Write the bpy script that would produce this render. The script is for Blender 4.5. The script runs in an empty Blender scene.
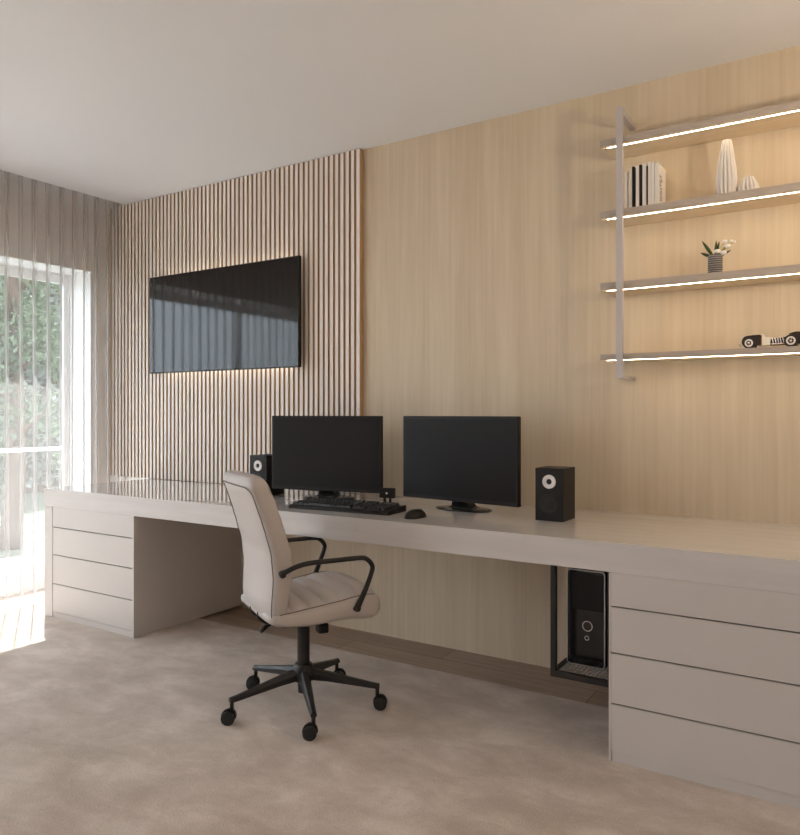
import bpy, bmesh, math, random
from mathutils import Vector, Matrix
random.seed(7)
PI = math.pi
S = bpy.context.scene
COL = S.collection

# ------------------------------------------------------------------ camera
cam = bpy.data.cameras.new('camera')
cam.sensor_fit = 'HORIZONTAL'; cam.sensor_width = 36.0
cam.lens = 728.22 / 800 * 36.0
cam.shift_x = 0.0
cam.shift_y = -(417.5 - 413.27) / 800
cam.clip_start = 0.05; cam.clip_end = 200
co = bpy.data.objects.new('camera', cam); COL.objects.link(co)
co.location = (4.362, -3.2834, 1.1931)
co.rotation_euler = (PI / 2, 0, 0.5687)
S.camera = co

# ------------------------------------------------------------------ world, sun, exposure
WORLD_STRENGTH = 3.2
SUN_STRENGTH = 13.5
EXPOSURE = 0.86
LAMP_WATT = 27.0
w = bpy.data.worlds.new('sky'); S.world = w; w.use_nodes = True
nt = w.node_tree; nt.nodes.clear()
wo = nt.nodes.new('ShaderNodeOutputWorld'); bg = nt.nodes.new('ShaderNodeBackground')
bg.inputs['Color'].default_value = (0.86, 0.95, 1.06, 1); bg.inputs['Strength'].default_value = WORLD_STRENGTH
nt.links.new(bg.outputs[0], wo.inputs[0])

sun_d = bpy.data.lights.new('sun', 'SUN'); sun_d.energy = SUN_STRENGTH; sun_d.angle = math.radians(0.6)
sun_d.color = (0.98, 1.0, 1.0)
sun = bpy.data.objects.new('sun', sun_d); COL.objects.link(sun)
elev = math.radians(57.0)
dvec = Vector((0.85 * math.cos(elev), -0.527 * math.cos(elev), -math.sin(elev)))
sun.rotation_euler = dvec.to_track_quat('-Z', 'Y').to_euler()

def portal(name, loc, rot, sx, sy):
    l = bpy.data.lights.new(name, 'AREA'); l.shape = 'RECTANGLE'; l.size = sx; l.size_y = sy
    l.cycles.is_portal = True
    o = bpy.data.objects.new(name, l); COL.objects.link(o); o.location = loc; o.rotation_euler = rot
    return o
portal('window_portal', (-0.48, -1.69, 1.08), (0, -PI / 2, 0), 2.2, 3.1)
portal('added_window_portal', (-0.48, -4.55, 1.25), (0, -PI / 2, 0), 2.5, 1.8)

vs = S.view_settings
vs.view_transform = 'Standard'; vs.look = 'None'; vs.exposure = EXPOSURE; vs.gamma = 1.0; vs.use_curve_mapping = False
S.cycles.max_bounces = 10; S.cycles.diffuse_bounces = 6; S.cycles.transparent_max_bounces = 24
S.cycles.sample_clamp_indirect = 4.0
S.cycles.use_denoising = True

# ------------------------------------------------------------------ materials
def mat(name, col, rough=0.5, spec=0.5, metal=0.0, emit=None, es=0.0):
    m = bpy.data.materials.new(name); m.use_nodes = True
    b = m.node_tree.nodes['Principled BSDF']
    b.inputs['Base Color'].default_value = (*col, 1); b.inputs['Roughness'].default_value = rough
    b.inputs['Specular IOR Level'].default_value = spec; b.inputs['Metallic'].default_value = metal
    if emit: b.inputs['Emission Color'].default_value = (*emit, 1); b.inputs['Emission Strength'].default_value = es
    return m
def N(m, t, **kw):
    n = m.node_tree.nodes.new(t)
    for k, v in kw.items():
        if k in n.inputs.keys(): n.inputs[k].default_value = v
        else: setattr(n, k, v)
    return n
def coords(m, scale, kind='Object'):
    tc = N(m, 'ShaderNodeTexCoord'); mp = N(m, 'ShaderNodeMapping'); mp.inputs['Scale'].default_value = scale
    m.node_tree.links.new(tc.outputs[kind], mp.inputs['Vector']); return mp.outputs[0]
def ramp(m, fac, stops):
    r = N(m, 'ShaderNodeValToRGB'); e = r.color_ramp.elements
    while len(e) < len(stops): e.new(0.5)
    for q, (p, c) in zip(e, stops): q.position = p; q.color = (*c, 1)
    m.node_tree.links.new(fac, r.inputs[0]); return r.outputs[0]
def noise(m, vec, scale, detail=4, rough=0.55, dist=0.0):
    n = N(m, 'ShaderNodeTexNoise'); n.inputs['Scale'].default_value = scale; n.inputs['Detail'].default_value = detail
    n.inputs['Roughness'].default_value = rough; n.inputs['Distortion'].default_value = dist
    m.node_tree.links.new(vec, n.inputs['Vector']); return n.outputs['Fac']
def bump(m, h, strength, dist=0.002):
    b = N(m, 'ShaderNodeBump'); b.inputs['Strength'].default_value = strength; b.inputs['Distance'].default_value = dist
    m.node_tree.links.new(h, b.inputs['Height'])
    m.node_tree.links.new(b.outputs[0], m.node_tree.nodes['Principled BSDF'].inputs['Normal'])
def setcol(m, c): m.node_tree.links.new(c, m.node_tree.nodes['Principled BSDF'].inputs['Base Color'])
def mix(m, a, b, f, mode='MIX'):
    x = N(m, 'ShaderNodeMix', data_type='RGBA', blend_type=mode)
    if isinstance(f, float): x.inputs[0].default_value = f
    else: m.node_tree.links.new(f, x.inputs[0])
    for s, i in ((a, 6), (b, 7)):
        if isinstance(s, tuple): x.inputs[i].default_value = (*s, 1)
        else: m.node_tree.links.new(s, x.inputs[i])
    return x.outputs[2]

def wood(name, c0, c1, c2, scale=(14, 14, 0.9), rough=0.5, spec=0.35, bs=0.05):
    m = mat(name, c1, rough, spec)
    v = coords(m, scale)
    f1 = noise(m, v, 1.3, 5, 0.6, 0.35)
    f2 = noise(m, coords(m, (scale[0] * 9, scale[1] * 9, scale[2] * 2.2)), 1.0, 3, 0.6)
    a = ramp(m, f1, [(0.30, c0), (0.5, c1), (0.72, c2)])
    b = ramp(m, f2, [(0.3, (0.90, 0.89, 0.88)), (0.65, (1, 1, 1))])
    setcol(m, mix(m, a, b, 1.0, 'MULTIPLY'))
    bump(m, f2, bs, 0.001)
    return m
M = {}
M['veneer'] = wood('pale_veneer', (0.60, 0.49, 0.355), (0.65, 0.54, 0.40), (0.70, 0.59, 0.45), (5, 5, 0.5))
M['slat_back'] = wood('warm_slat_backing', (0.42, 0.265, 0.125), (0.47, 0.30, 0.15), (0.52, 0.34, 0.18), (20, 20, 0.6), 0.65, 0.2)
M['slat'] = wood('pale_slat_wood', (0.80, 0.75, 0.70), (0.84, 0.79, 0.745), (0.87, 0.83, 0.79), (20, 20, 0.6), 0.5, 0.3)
M['slat_side'] = wood('shaded_tan_slat_side', (0.46, 0.30, 0.15), (0.52, 0.345, 0.18), (0.56, 0.385, 0.21), (20, 20, 0.6), 0.55, 0.25)  # tan side wood, its colour darkened to deepen the shade between slats
M['ceiling'] = mat('ceiling_paint', (0.80, 0.80, 0.82), 0.9, 0.1)
M['wall'] = mat('wall_paint', (0.74, 0.70, 0.66), 0.9, 0.1)
M['lacquer'] = mat('grey_white_lacquer', (0.585, 0.543, 0.518), 0.30, 0.5)
def topmat():
    m = mat('glossy_desk_top', (0.66, 0.615, 0.59), 0.10, 0.7)
    v = coords(m, (1.2, 16, 16)); f = noise(m, v, 1.5, 5, 0.6, 0.3)
    setcol(m, ramp(m, f, [(0.3, (0.62, 0.575, 0.56)), (0.7, (0.69, 0.65, 0.635))]))
    m.node_tree.nodes['Principled BSDF'].inputs['Coat Weight'].default_value = 0.5
    m.node_tree.nodes['Principled BSDF'].inputs['Coat Roughness'].default_value = 0.05
    return m
M['top'] = topmat()
def edgemat():
    m = mat('satin_worktop_edge', (0.61, 0.57, 0.55), 0.38, 0.4)
    f = noise(m, coords(m, (1.2, 16, 16)), 1.5, 5, 0.6, 0.3)
    setcol(m, ramp(m, f, [(0.3, (0.57, 0.53, 0.51)), (0.7, (0.64, 0.60, 0.58))])); return m
M['edge'] = edgemat()
M['gap'] = mat('drawer_gap_shadow_profile', (0.30, 0.27, 0.25), 0.6, 0.3)
M['plastic'] = mat('black_plastic', (0.015, 0.013, 0.012), 0.45, 0.2)
M['satin'] = mat('black_satin_metal', (0.022, 0.019, 0.018), 0.38, 0.3)
M['screen'] = mat('dark_matt_screen', (0.013, 0.0112, 0.0105), 0.42, 0.12)
M['gloss_screen'] = mat('glossy_television_screen', (0.012, 0.011, 0.011), 0.06, 0.6)
M['gloss_black'] = mat('gloss_black', (0.012, 0.012, 0.012), 0.12, 0.5)
M['key'] = mat('black_key_plastic', (0.025, 0.024, 0.024), 0.5, 0.4)
M['shelf'] = wood('taupe_shelf_edge', (0.40, 0.34, 0.29), (0.45, 0.385, 0.33), (0.50, 0.43, 0.37), (1.0, 18, 18), 0.5, 0.3)
M['shelf_under'] = wood('pale_shelf_wood', (0.72, 0.60, 0.44), (0.77, 0.65, 0.49), (0.80, 0.69, 0.53), (1.0, 18, 18), 0.5, 0.3)
M['bar'] = mat('light_grey_metal', (0.52, 0.48, 0.48), 0.35, 0.5, 0.3)
M['led'] = mat('warm_led_strip', (1, 0.9, 0.75), 0.5, 0.2, 0, (1.0, 0.87, 0.64), 10.5)
M['tvled'] = mat('warm_white_led_strip', (1, 0.9, 0.75), 0.5, 0.2, 0, (1.0, 0.92, 0.80), 3.0)
M['white'] = mat('white_frame_paint', (0.91, 0.91, 0.92), 0.35, 0.4)
M['white_plain'] = mat('white_glazed_ceramic', (0.74, 0.70, 0.67), 0.3, 0.5)
M['ring'] = mat('white_ring', (0.78, 0.74, 0.72), 0.4, 0.4)
M['dark_cone'] = mat('dark_cone', (0.018, 0.017, 0.016), 0.6, 0.3)
M['silver'] = mat('silver_trim', (0.55, 0.53, 0.52), 0.3, 0.5, 0.6)
M['chrome'] = mat('chrome', (0.8, 0.79, 0.78), 0.12, 0.5, 1.0)
def leather():
    m = mat('greige_leather', (0.50, 0.45, 0.425), 0.42, 0.45)
    v = coords(m, (1, 1, 1)); f = noise(m, v, 260, 3)
    bump(m, f, 0.06, 0.001); return m
M['leather'] = leather()
M['piping'] = mat('dark_seam_piping', (0.14, 0.115, 0.10), 0.6, 0.3)
def carpet():
    m = mat('beige_carpet_pile', (0.5, 0.4, 0.33), 0.95, 0.05)
    a = noise(m, coords(m, (1.0, 1.5, 1)), 3.6, 9, 0.66, 0.25)
    b = noise(m, coords(m, (1, 1, 1)), 160, 3, 0.7)
    c1 = ramp(m, a, [(0.38, (0.50, 0.405, 0.335)), (0.52, (0.60, 0.50, 0.425)), (0.64, (0.71, 0.61, 0.535))])
    c2 = ramp(m, b, [(0.3, (0.80, 0.80, 0.80)), (0.7, (1, 1, 1))])
    setcol(m, mix(m, c1, c2, 1.0, 'MULTIPLY'))
    bump(m, b, 0.6, 0.006)
    m.node_tree.nodes['Principled BSDF'].inputs['Sheen Weight'].default_value = 0.3
    return m
M['carpet'] = carpet()
def planks():
    m = mat('brown_wood_floor', (0.25, 0.17, 0.12), 0.45, 0.4)
    br = N(m, 'ShaderNodeTexBrick'); br.offset = 0.4
    for k, v in (('Scale', 1.0), ('Mortar Size', 0.0015), ('Brick Width', 1.3), ('Row Height', 0.16)): br.inputs[k].default_value = v
    br.inputs['Color1'].default_value = (0.42, 0.32, 0.25, 1); br.inputs['Color2'].default_value = (0.50, 0.39, 0.31, 1)
    br.inputs['Mortar'].default_value = (0.08, 0.055, 0.04, 1)
    m.node_tree.links.new(coords(m, (1, 1, 1)), br.inputs['Vector'])
    f = noise(m, coords(m, (1.5, 22, 22)), 2.0, 5, 0.6, 0.4)
    g = ramp(m, f, [(0.3, (0.72, 0.70, 0.68)), (0.7, (1, 1, 1))])
    setcol(m, mix(m, br.outputs['Color'], g, 1.0, 'MULTIPLY')); return m
M['planks'] = planks()
def sheer():
    m = bpy.data.materials.new('sheer_curtain_fabric'); m.use_nodes = True
    n = m.node_tree; n.nodes.clear(); L = n.links.new
    out = n.nodes.new('ShaderNodeOutputMaterial')
    tr = n.nodes.new('ShaderNodeBsdfTransparent'); tr.inputs[0].default_value = (1, 1, 1, 1)
    di = n.nodes.new('ShaderNodeBsdfDiffuse'); di.inputs[0].default_value = (0.56, 0.50, 0.47, 1)
    tl = n.nodes.new('ShaderNodeBsdfTranslucent'); tl.inputs[0].default_value = (0.55, 0.52, 0.50, 1)
    a = n.nodes.new('ShaderNodeMixShader'); a.inputs[0].default_value = 0.42; L(di.outputs[0], a.inputs[1]); L(tl.outputs[0], a.inputs[2])
    lw = n.nodes.new('ShaderNodeLayerWeight'); lw.inputs[0].default_value = 0.5
    mr = n.nodes.new('ShaderNodeMapRange'); mr.inputs['To Min'].default_value = 0.30; mr.inputs['To Max'].default_value = 0.90
    L(lw.outputs['Facing'], mr.inputs['Value'])
    b = n.nodes.new('ShaderNodeMixShader'); L(mr.outputs[0], b.inputs[0]); L(tr.outputs[0], b.inputs[1]); L(a.outputs[0], b.inputs[2])
    L(b.outputs[0], out.inputs[0]); return m
M['sheer'] = sheer()
def glass():
    m = bpy.data.materials.new('window_glass'); m.use_nodes = True
    n = m.node_tree; n.nodes.clear(); L = n.links.new
    out = n.nodes.new('ShaderNodeOutputMaterial'); tr = n.nodes.new('ShaderNodeBsdfTransparent'); tr.inputs[0].default_value = (0.95, 0.97, 0.97, 1)
    gl = n.nodes.new('ShaderNodeBsdfGlossy'); gl.inputs['Roughness'].default_value = 0.02
    fr = n.nodes.new('ShaderNodeFresnel'); fr.inputs[0].default_value = 1.45
    ge = n.nodes.new('ShaderNodeNewGeometry'); iv = n.nodes.new('ShaderNodeMath'); iv.operation = 'SUBTRACT'; iv.inputs[0].default_value = 1.0; L(ge.outputs['Backfacing'], iv.inputs[1])
    mu = n.nodes.new('ShaderNodeMath'); mu.operation = 'MULTIPLY'; L(iv.outputs[0], mu.inputs[0]); L(fr.outputs[0], mu.inputs[1])
    x = n.nodes.new('ShaderNodeMixShader'); L(mu.outputs[0], x.inputs[0]); L(tr.outputs[0], x.inputs[1]); L(gl.outputs[0], x.inputs[2]); L(x.outputs[0], out.inputs[0])
    return m
M['glass'] = glass()
M['bulb'] = mat('warm_bulb', (1, 0.9, 0.8), 0.4, 0.3, 0, (1.0, 0.80, 0.58), 12.0)
M['page'] = mat('cream_book_pages', (0.74, 0.68, 0.58), 0.8, 0.2)
M['book_white'] = mat('white_book_cover', (0.74, 0.70, 0.66), 0.55, 0.3)
M['book_black'] = mat('black_book_cover', (0.012, 0.012, 0.012), 0.5, 0.3)
M['ink'] = mat('brown_ink', (0.12, 0.08, 0.05), 0.7, 0.2)
M['leaf'] = mat('dark_green_leaf', (0.035, 0.06, 0.02), 0.45, 0.4)
M['stem'] = mat('yellow_green_stem', (0.30, 0.30, 0.08), 0.5, 0.3)
M['petal'] = mat('white_petal', (0.82, 0.80, 0.78), 0.6, 0.2)
M['pot_d'] = mat('dark_grey_ceramic', (0.10, 0.095, 0.095), 0.35, 0.5)
M['pot_l'] = mat('pale_grey_band', (0.42, 0.40, 0.40), 0.4, 0.5)
M['soil'] = mat('dark_soil', (0.05, 0.035, 0.025), 0.9, 0.1)
M['rubber'] = mat('black_rubber', (0.02, 0.019, 0.018), 0.6, 0.3)
M['car_body'] = mat('dark_brown_car_paint', (0.045, 0.03, 0.03), 0.25, 0.5)
M['cream'] = mat('cream_car_panel', (0.84, 0.82, 0.72), 0.45, 0.4)
M['copper'] = mat('brown_copper_line', (0.28, 0.13, 0.06), 0.4, 0.4, 0.4)
M['stone'] = mat('pale_terrace_stone', (0.22, 0.215, 0.21), 0.85, 0.2)
M['grass'] = mat('garden_grass', (0.12, 0.13, 0.10), 0.9, 0.1)
M['bark'] = wood('brown_bark', (0.10, 0.07, 0.055), (0.14, 0.10, 0.08), (0.18, 0.13, 0.105), (12, 12, 2), 0.9, 0.1)
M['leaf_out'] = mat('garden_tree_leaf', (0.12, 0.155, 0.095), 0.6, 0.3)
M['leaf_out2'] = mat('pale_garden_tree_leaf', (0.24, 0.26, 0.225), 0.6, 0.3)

# ------------------------------------------------------------------ helpers
class MB:
    def __init__(s): s.b = bmesh.new()
    def box(s, x0, x1, y0, y1, z0, z1, bev=0.0, rot=None, mi=0):
        v = bmesh.ops.create_cube(s.b, size=1.0)['verts']
        for q in v: q.co = Vector(((x0 + x1) / 2 + q.co.x * (x1 - x0), (y0 + y1) / 2 + q.co.y * (y1 - y0), (z0 + z1) / 2 + q.co.z * (z1 - z0)))
        fs = set(f for q in v for f in q.link_faces)
        for f in fs: f.material_index = mi
        if bev > 0:
            es = list(set(e for q in v for e in q.link_edges))
            r = bmesh.ops.bevel(s.b, geom=es, offset=bev, segments=2, profile=0.5, affect='EDGES', clamp_overlap=True)
            v = list(set(q for f in r['faces'] for q in f.verts) | set(q for q in v if q.is_valid))
        if rot is not None:
            for q in v: q.co = rot @ q.co
        return s
    def loft(s, rings, cap=True, closed=False, mi=0):
        R = [[s.b.verts.new(p) for p in r] for r in rings]; n = len(R[0])
        pr = list(zip(R[:-1], R[1:])) + ([(R[-1], R[0])] if closed else [])
        for a, c in pr:
            for i in range(n):
                f = s.b.faces.new((a[i], a[(i + 1) % n], c[(i + 1) % n], c[i])); f.material_index = mi; f.smooth = True
        if cap and not closed:
            for r in (R[0][::-1], R[-1]):
                f = s.b.faces.new(r); f.material_index = mi
        return s
    def tube(s, pts, r, n=10, cap=True, mi=0, flat=1.0, closed=False):
        pts = [Vector(p) for p in pts]; rings = []
        rs = r if isinstance(r, (list, tuple)) else [r] * len(pts)
        up = None
        for i, p in enumerate(pts):
            a = pts[max(i - 1, 0)]; c = pts[min(i + 1, len(pts) - 1)]
            if closed: a = pts[i - 1]; c = pts[(i + 1) % len(pts)]
            t = (c - a).normalized()
            if up is None:
                up = t.cross(Vector((0, 0, 1)));
                if up.length < 1e-3: up = t.cross(Vector((1, 0, 0)))
                up.normalize()
            else:
                up = (up - t * up.dot(t)).normalized()
            v = t.cross(up)
            rings.append([p + up * math.cos(2 * PI * k / n) * rs[i] + v * math.sin(2 * PI * k / n) * rs[i] * flat for k in range(n)])
        return s.loft(rings, cap, closed, mi)
    def lathe(s, prof, c=(0, 0, 0), n=32, axis='z', mi=0, fn=None, closed=False):
        rings = []
        for r, z in prof:
            ring = []
            for k in range(n):
                a = 2 * PI * k / n; q = max(r, 1e-4) * (fn(a, z) if fn else 1)
                p = (q * math.cos(a), q * math.sin(a), z)
                if axis == 'y': p = (p[0], z, -p[1]) if True else p
                if axis == 'x': p = (z, p[0], p[1])
                ring.append((p[0] + c[0], p[1] + c[1], p[2] + c[2]))
            rings.append(ring)
        return s.loft(rings, True, closed, mi)
    def xf(s, mtx):
        for v in s.b.verts: v.co = mtx @ v.co
        return s
    def build(s, name, mats, parent=None, smooth=None, loc=None):
        bmesh.ops.recalc_face_normals(s.b, faces=s.b.faces)
        me = bpy.data.meshes.new(name); s.b.to_mesh(me); s.b.free()
        for m in (mats if isinstance(mats, (list, tuple)) else [mats]): me.materials.append(m)
        if smooth is not None:
            me.shade_smooth() if smooth else me.shade_flat()
            if smooth and smooth is not True: me.set_sharp_from_angle(angle=math.radians(smooth))
        o = bpy.data.objects.new(name, me); COL.objects.link(o)
        if parent: o.parent = parent
        if loc: o.location = loc
        return o
def tag(o, label=None, cat=None, group=None, kind=None):
    if label: o['label'] = label
    if cat: o['category'] = cat
    if group: o['group'] = group
    if kind: o['kind'] = kind
    return o
def empty(name, loc=(0, 0, 0), rz=0.0):
    o = bpy.data.objects.new(name, None); COL.objects.link(o); o.location = loc; o.rotation_euler = (0, 0, rz)
    o.empty_display_size = 0.05; return o
def struct(name, mb, m, parent=None, smooth=None):
    o = mb.build(name, m, parent, smooth); o['kind'] = 'structure'; return o
def copy_tree(o, parent=None):
    c = o.copy(); COL.objects.link(c); c.parent = parent
    for ch in list(o.children): copy_tree(ch, c)
    return c
def catmull(pts, n=6):
    P = [Vector(p) for p in pts]; P = [P[0] * 2 - P[1]] + P + [P[-1] * 2 - P[-2]]; out = []
    for i in range(1, len(P) - 2):
        for k in range(n):
            t = k / n; a, b, c, d = P[i - 1:i + 3]
            out.append(0.5 * ((2 * b) + (c - a) * t + (2 * a - 5 * b + 4 * c - d) * t * t + (3 * b - a - 3 * c + d) * t ** 3))
    out.append(P[-2]); return out
def lerp_tab(tab, x):
    if x <= tab[0][0]: return tab[0][1:]
    for a, b in zip(tab, tab[1:]):
        if x <= b[0]:
            t = (x - a[0]) / (b[0] - a[0]); t = t * t * (3 - 2 * t) * 0.35 + t * 0.65
            return tuple(p + (q - p) * t for p, q in zip(a[1:], b[1:]))
    return tab[-1][1:]

# ------------------------------------------------------------------ the room
H = 2.65; XL = -0.16; XR = 5.7; YF = -5.7
struct('floor', MB().box(XL - 0.30, XR, YF, 0.0, -0.06, -0.012), M['planks'])
struct('ceiling', MB().box(0.0, XR + 0.1, YF - 0.1, 0.1, H, H + 0.12).box(XL - 0.30, 0.0, YF - 0.1, 0.1, H + 0.13, H + 0.16), M['ceiling'])
struct('wall_back', MB().box(XL - 0.30, XR, 0.0, 0.1, -0.06, H + 0.13), M['veneer'])
struct('wall_right', MB().box(XR, XR + 0.1, YF - 0.1, 0.1, -0.06, H), M['wall'])
WY0, WY1, WZ = -3.20, -0.184, 2.175         # window opening in the left wall
lw = MB()
lw.box(XL - 0.30, XL, WY1, 0.0, -0.012, H + 0.13); lw.box(XL - 0.30, XL, -3.7, WY0, -0.012, H + 0.13); lw.box(XL - 0.30, XL, WY0, WY1, WZ, H + 0.13)
lw.box(XL - 0.30, XL, YF, -5.4, -0.012, H + 0.13); lw.box(XL - 0.30, XL, -5.4, -3.7, 2.5, H + 0.13)
struct('wall_left', lw, M['wall'])
fw = MB()
fw.box(XL - 0.30, XR, YF - 0.1, YF, -0.06, H + 0.13)
struct('wall_front', fw, M['wall'])

rv = MB()
rv.box(XL - 0.235, XL - 0.001, WY1 - 0.004, WY1 - 0.0002, 0.0, WZ - 0.004).box(XL - 0.235, XL - 0.001, WY0 + 0.0002, WY0 + 0.004, 0.0, WZ - 0.004).box(XL - 0.235, XL - 0.001, WY0 + 0.0002, WY1 - 0.0002, WZ - 0.004, WZ - 0.0002)
struct('trim_1', rv, M['white'])
# window_1 : white sliding door frame
win = empty('window_1', (XL - 0.27, (WY0 + WY1) / 2, 0)); win['kind'] = 'structure'
cy = (WY0 + WY1) / 2
def rel(mb): return mb.xf(Matrix.Translation((-(XL - 0.27), -cy, 0)))
f = MB(); x0, x1 = XL - 0.30, XL - 0.24
JW = 0.012
f.box(x0, x1, WY1 - JW, WY1, 0.0, WZ, 0.003); f.box(x0, x1, WY0, WY0 + JW, 0, WZ, 0.003)
f.box(x0, x1, WY0 + JW, WY1 - JW, WZ - 0.010, WZ, 0.003); f.box(x0, x1, WY0 + JW, WY1 - JW, -0.012, 0.058, 0.003)
rel(f).build('window_frame', M['white'], win)
def sash(y0, y1, xs):
    g = MB(); t = 0.03
    g.box(xs - 0.011, xs + 0.011, y0, y0 + t, 0.058, WZ - 0.010, 0.003); g.box(xs - 0.011, xs + 0.011, y1 - t, y1, 0.058, WZ - 0.010, 0.003)
    g.box(xs - 0.011, xs + 0.011, y0 + t, y1 - t, WZ - 0.072, WZ - 0.010, 0.003); g.box(xs - 0.011, xs + 0.011, y0 + t, y1 - t, 0.058, 0.165, 0.003)
    o = rel(g).build('sash', M['white'], win)
    p = MB().box(xs - 0.003, xs + 0.003, y0 + t, y1 - t, 0.165, WZ - 0.04); rel(p).build('pane', M['glass'], o)
    return o
sash(cy - 0.02, WY1 - JW, XL - 0.262); sash(WY0 + JW, cy + 0.02, XL - 0.286)
w3 = empty('added_window', (XL - 0.26, -4.55, 0)); w3['kind'] = 'structure'  # unseen window, added so its sun bounces off the floor and brightens the room
g = MB()
for yy in (-0.85, -0.03, 0.79): g.box(-0.03, 0.03, yy, yy + 0.06, 0, 2.5, 0.003)
g.box(-0.028, 0.028, -0.79, 0.79, 0, 0.1); g.box(-0.028, 0.028, -0.79, 0.79, 2.43, 2.5)
g.build('window_frame', M['white'], w3)

# carpet laid over the boards, stopping short of the wall behind the desk
rug = MB().box(XL + 0.005, XR - 0.01, YF + 0.01, -0.345, -0.012, 0.0)
tag(rug.build('carpet', M['carpet']), 'mottled beige low-pile carpet covering the floor up to the desk kneehole', 'carpet')

# slatted panel on the back wall
SP = 0.0368; sl = MB(); xs = 2.014; n = 0
while xs - 0.009 > XL + 0.002:
    z0 = 0.753
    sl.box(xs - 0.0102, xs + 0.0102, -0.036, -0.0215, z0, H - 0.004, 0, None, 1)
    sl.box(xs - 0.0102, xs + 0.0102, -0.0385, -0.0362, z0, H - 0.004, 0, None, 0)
    xs -= SP
ps = empty('slat_panel', (1.0, -0.005, 0.0))
tag(ps, 'floor-to-ceiling panel of pale vertical wooden slats behind the television', 'wall panel')
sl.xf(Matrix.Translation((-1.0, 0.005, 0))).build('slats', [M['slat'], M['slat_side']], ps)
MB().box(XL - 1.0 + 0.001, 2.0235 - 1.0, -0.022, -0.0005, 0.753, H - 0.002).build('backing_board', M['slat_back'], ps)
MB().box(XL - 1.0 + 0.001, 0.272 - 1.0, -0.033, -0.0005, 0.0, 0.752).build('base_board', M['slat'], ps)

# sheer curtain
def curtain(name, ya, yb, label):
    b = bmesh.new(); period = 0.088; rows = [0.006, 0.02, 0.3, 0.8, 1.4, 2.0, 2.4, H + 0.10]
    n = int((ya - yb) / 0.0055); grid = []
    ph = [random.uniform(-0.5, 0.5) for _ in range(200)]; am = [random.uniform(0.5, 1.2) for _ in range(200)]
    def sm(tab, u):
        i = int(u); t = u - i; t = t * t * (3 - 2 * t); return tab[i % 200] * (1 - t) + tab[(i + 1) % 200] * t
    for z in rows:
        row = []
        for i in range(n + 1):
            y = ya - i * 0.0055; u = (ya - y) / period
            a = 0.026 * sm(am, u * 0.7) * (0.95 + 0.2 * (1 - z / H)); p = 2 * PI * u + 0.9 * sm(ph, u * 0.45) + 0.25 * math.sin(z * 1.3 + u)
            zz = z + (0.012 * math.sin(p * 0.5 + 1) if z < 0.01 else 0) + (0.008 if z < 0.01 else 0)
            row.append(b.verts.new((-0.044 + a * math.sin(p) + 0.005 * math.sin(2 * p + 1), y + 0.010 * math.cos(p * 1.0), zz)))
        grid.append(row)
    for r0, r1 in zip(grid, grid[1:]):
        for i in range(n):
            f = b.faces.new((r0[i], r0[i + 1], r1[i + 1], r1[i])); f.smooth = True
    me = bpy.data.meshes.new(name); b.to_mesh(me); b.free(); me.materials.append(M['sheer'])
    o = bpy.data.objects.new(name, me); COL.objects.link(o)
    sb = o.modifiers.new('smooth', 'SUBSURF'); sb.levels = 1; sb.render_levels = 1
    tag(o, label, 'curtain'); return o
curtain('sheer_curtain', -0.055, -3.4, 'taupe sheer floor-length curtain hanging in soft folds over the window')

# ------------------------------------------------------------------ outside the window
tag(MB().box(-0.85, XL - 0.31, -6, 0.6, -0.03, 0.05, 0.004).build('terrace_step', M['ring']), 'bright white step just outside the window', 'step')
struct('terrace_floor', MB().box(-1.75, XL - 0.311, -6, 4.5, -0.2, -0.03), M['stone'])
tag(MB().box(-40, -1.76, -30, 30, -0.6, -0.36).build('garden_lawn', M['grass']), 'green lawn beyond the terrace outside the window', 'lawn')
rl = empty('terrace_railing', (-1.6, 0.5, -0.03)); tag(rl, 'pale terrace railing seen through the curtain', 'railing')
MB().box(-0.025, 0.025, -6, 4, 0.90, 0.93, 0.004).build('handrail', M['white'], rl)
for k in range(9): MB().box(-0.015, 0.015, -5.8 + k * 1.2, -5.77 + k * 1.2, 0, 0.90).build('post', M['white'], rl)
def tree(x, y, h, r, leafm, label, seed):
    rd = random.Random(seed); t = empty('garden_tree', (x, y, -0.35))
    tag(t, label, 'tree', None)
    m = MB(); m.tube(catmull([(0, 0, 0), (0.05, 0.04, h * 0.3), (-0.04, 0.08, h * 0.6), (0.02, 0, h * 0.9)], 5), [0.13 - 0.005 * i for i in range(16)], 8)
    for k in range(7):
        a = k * 2.4; z = h * (0.3 + 0.08 * k)
        m.tube([(0, 0, z), (math.cos(a) * r * 0.45, math.sin(a) * r * 0.45, z + 0.3), (math.cos(a) * r * 0.8, math.sin(a) * r * 0.8, z + 0.45)], [0.04, 0.025, 0.01], 6)
    m.build('trunk', M['bark'], t)
    b = bmesh.new()
    cl = [(rd.uniform(-r, r) * 0.7, rd.uniform(-r, r) * 0.7, h * rd.uniform(0.15, 1.0), r * rd.uniform(0.22, 0.42)) for _ in range(34)]
    for i in range(5200):
        c = cl[i % len(cl)]
        d = Vector((rd.gauss(0, 1), rd.gauss(0, 1), rd.gauss(0, 1))).normalized() * c[3] * rd.uniform(0.6, 1.1)
        p = Vector(c[:3]) + d; s_ = rd.uniform(0.03, 0.06)
        u = Vector((rd.gauss(0, 1), rd.gauss(0, 1), rd.gauss(0, 1))).normalized(); v = u.orthogonal().normalized()
        b.faces.new([b.verts.new(q) for q in (p - u * s_, p + v * s_ * 0.45, p + u * s_, p - v * s_ * 0.45)])
    me = bpy.data.meshes.new('foliage'); b.to_mesh(me); b.free(); me.materials.append(leafm)
    o = bpy.data.objects.new('foliage', me); COL.objects.link(o); o.parent = t
tree(-3.9, 1.35, 3.7, 0.85, M['leaf_out'], 'green leafy tree nearest the window behind the curtain', 1)
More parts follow.
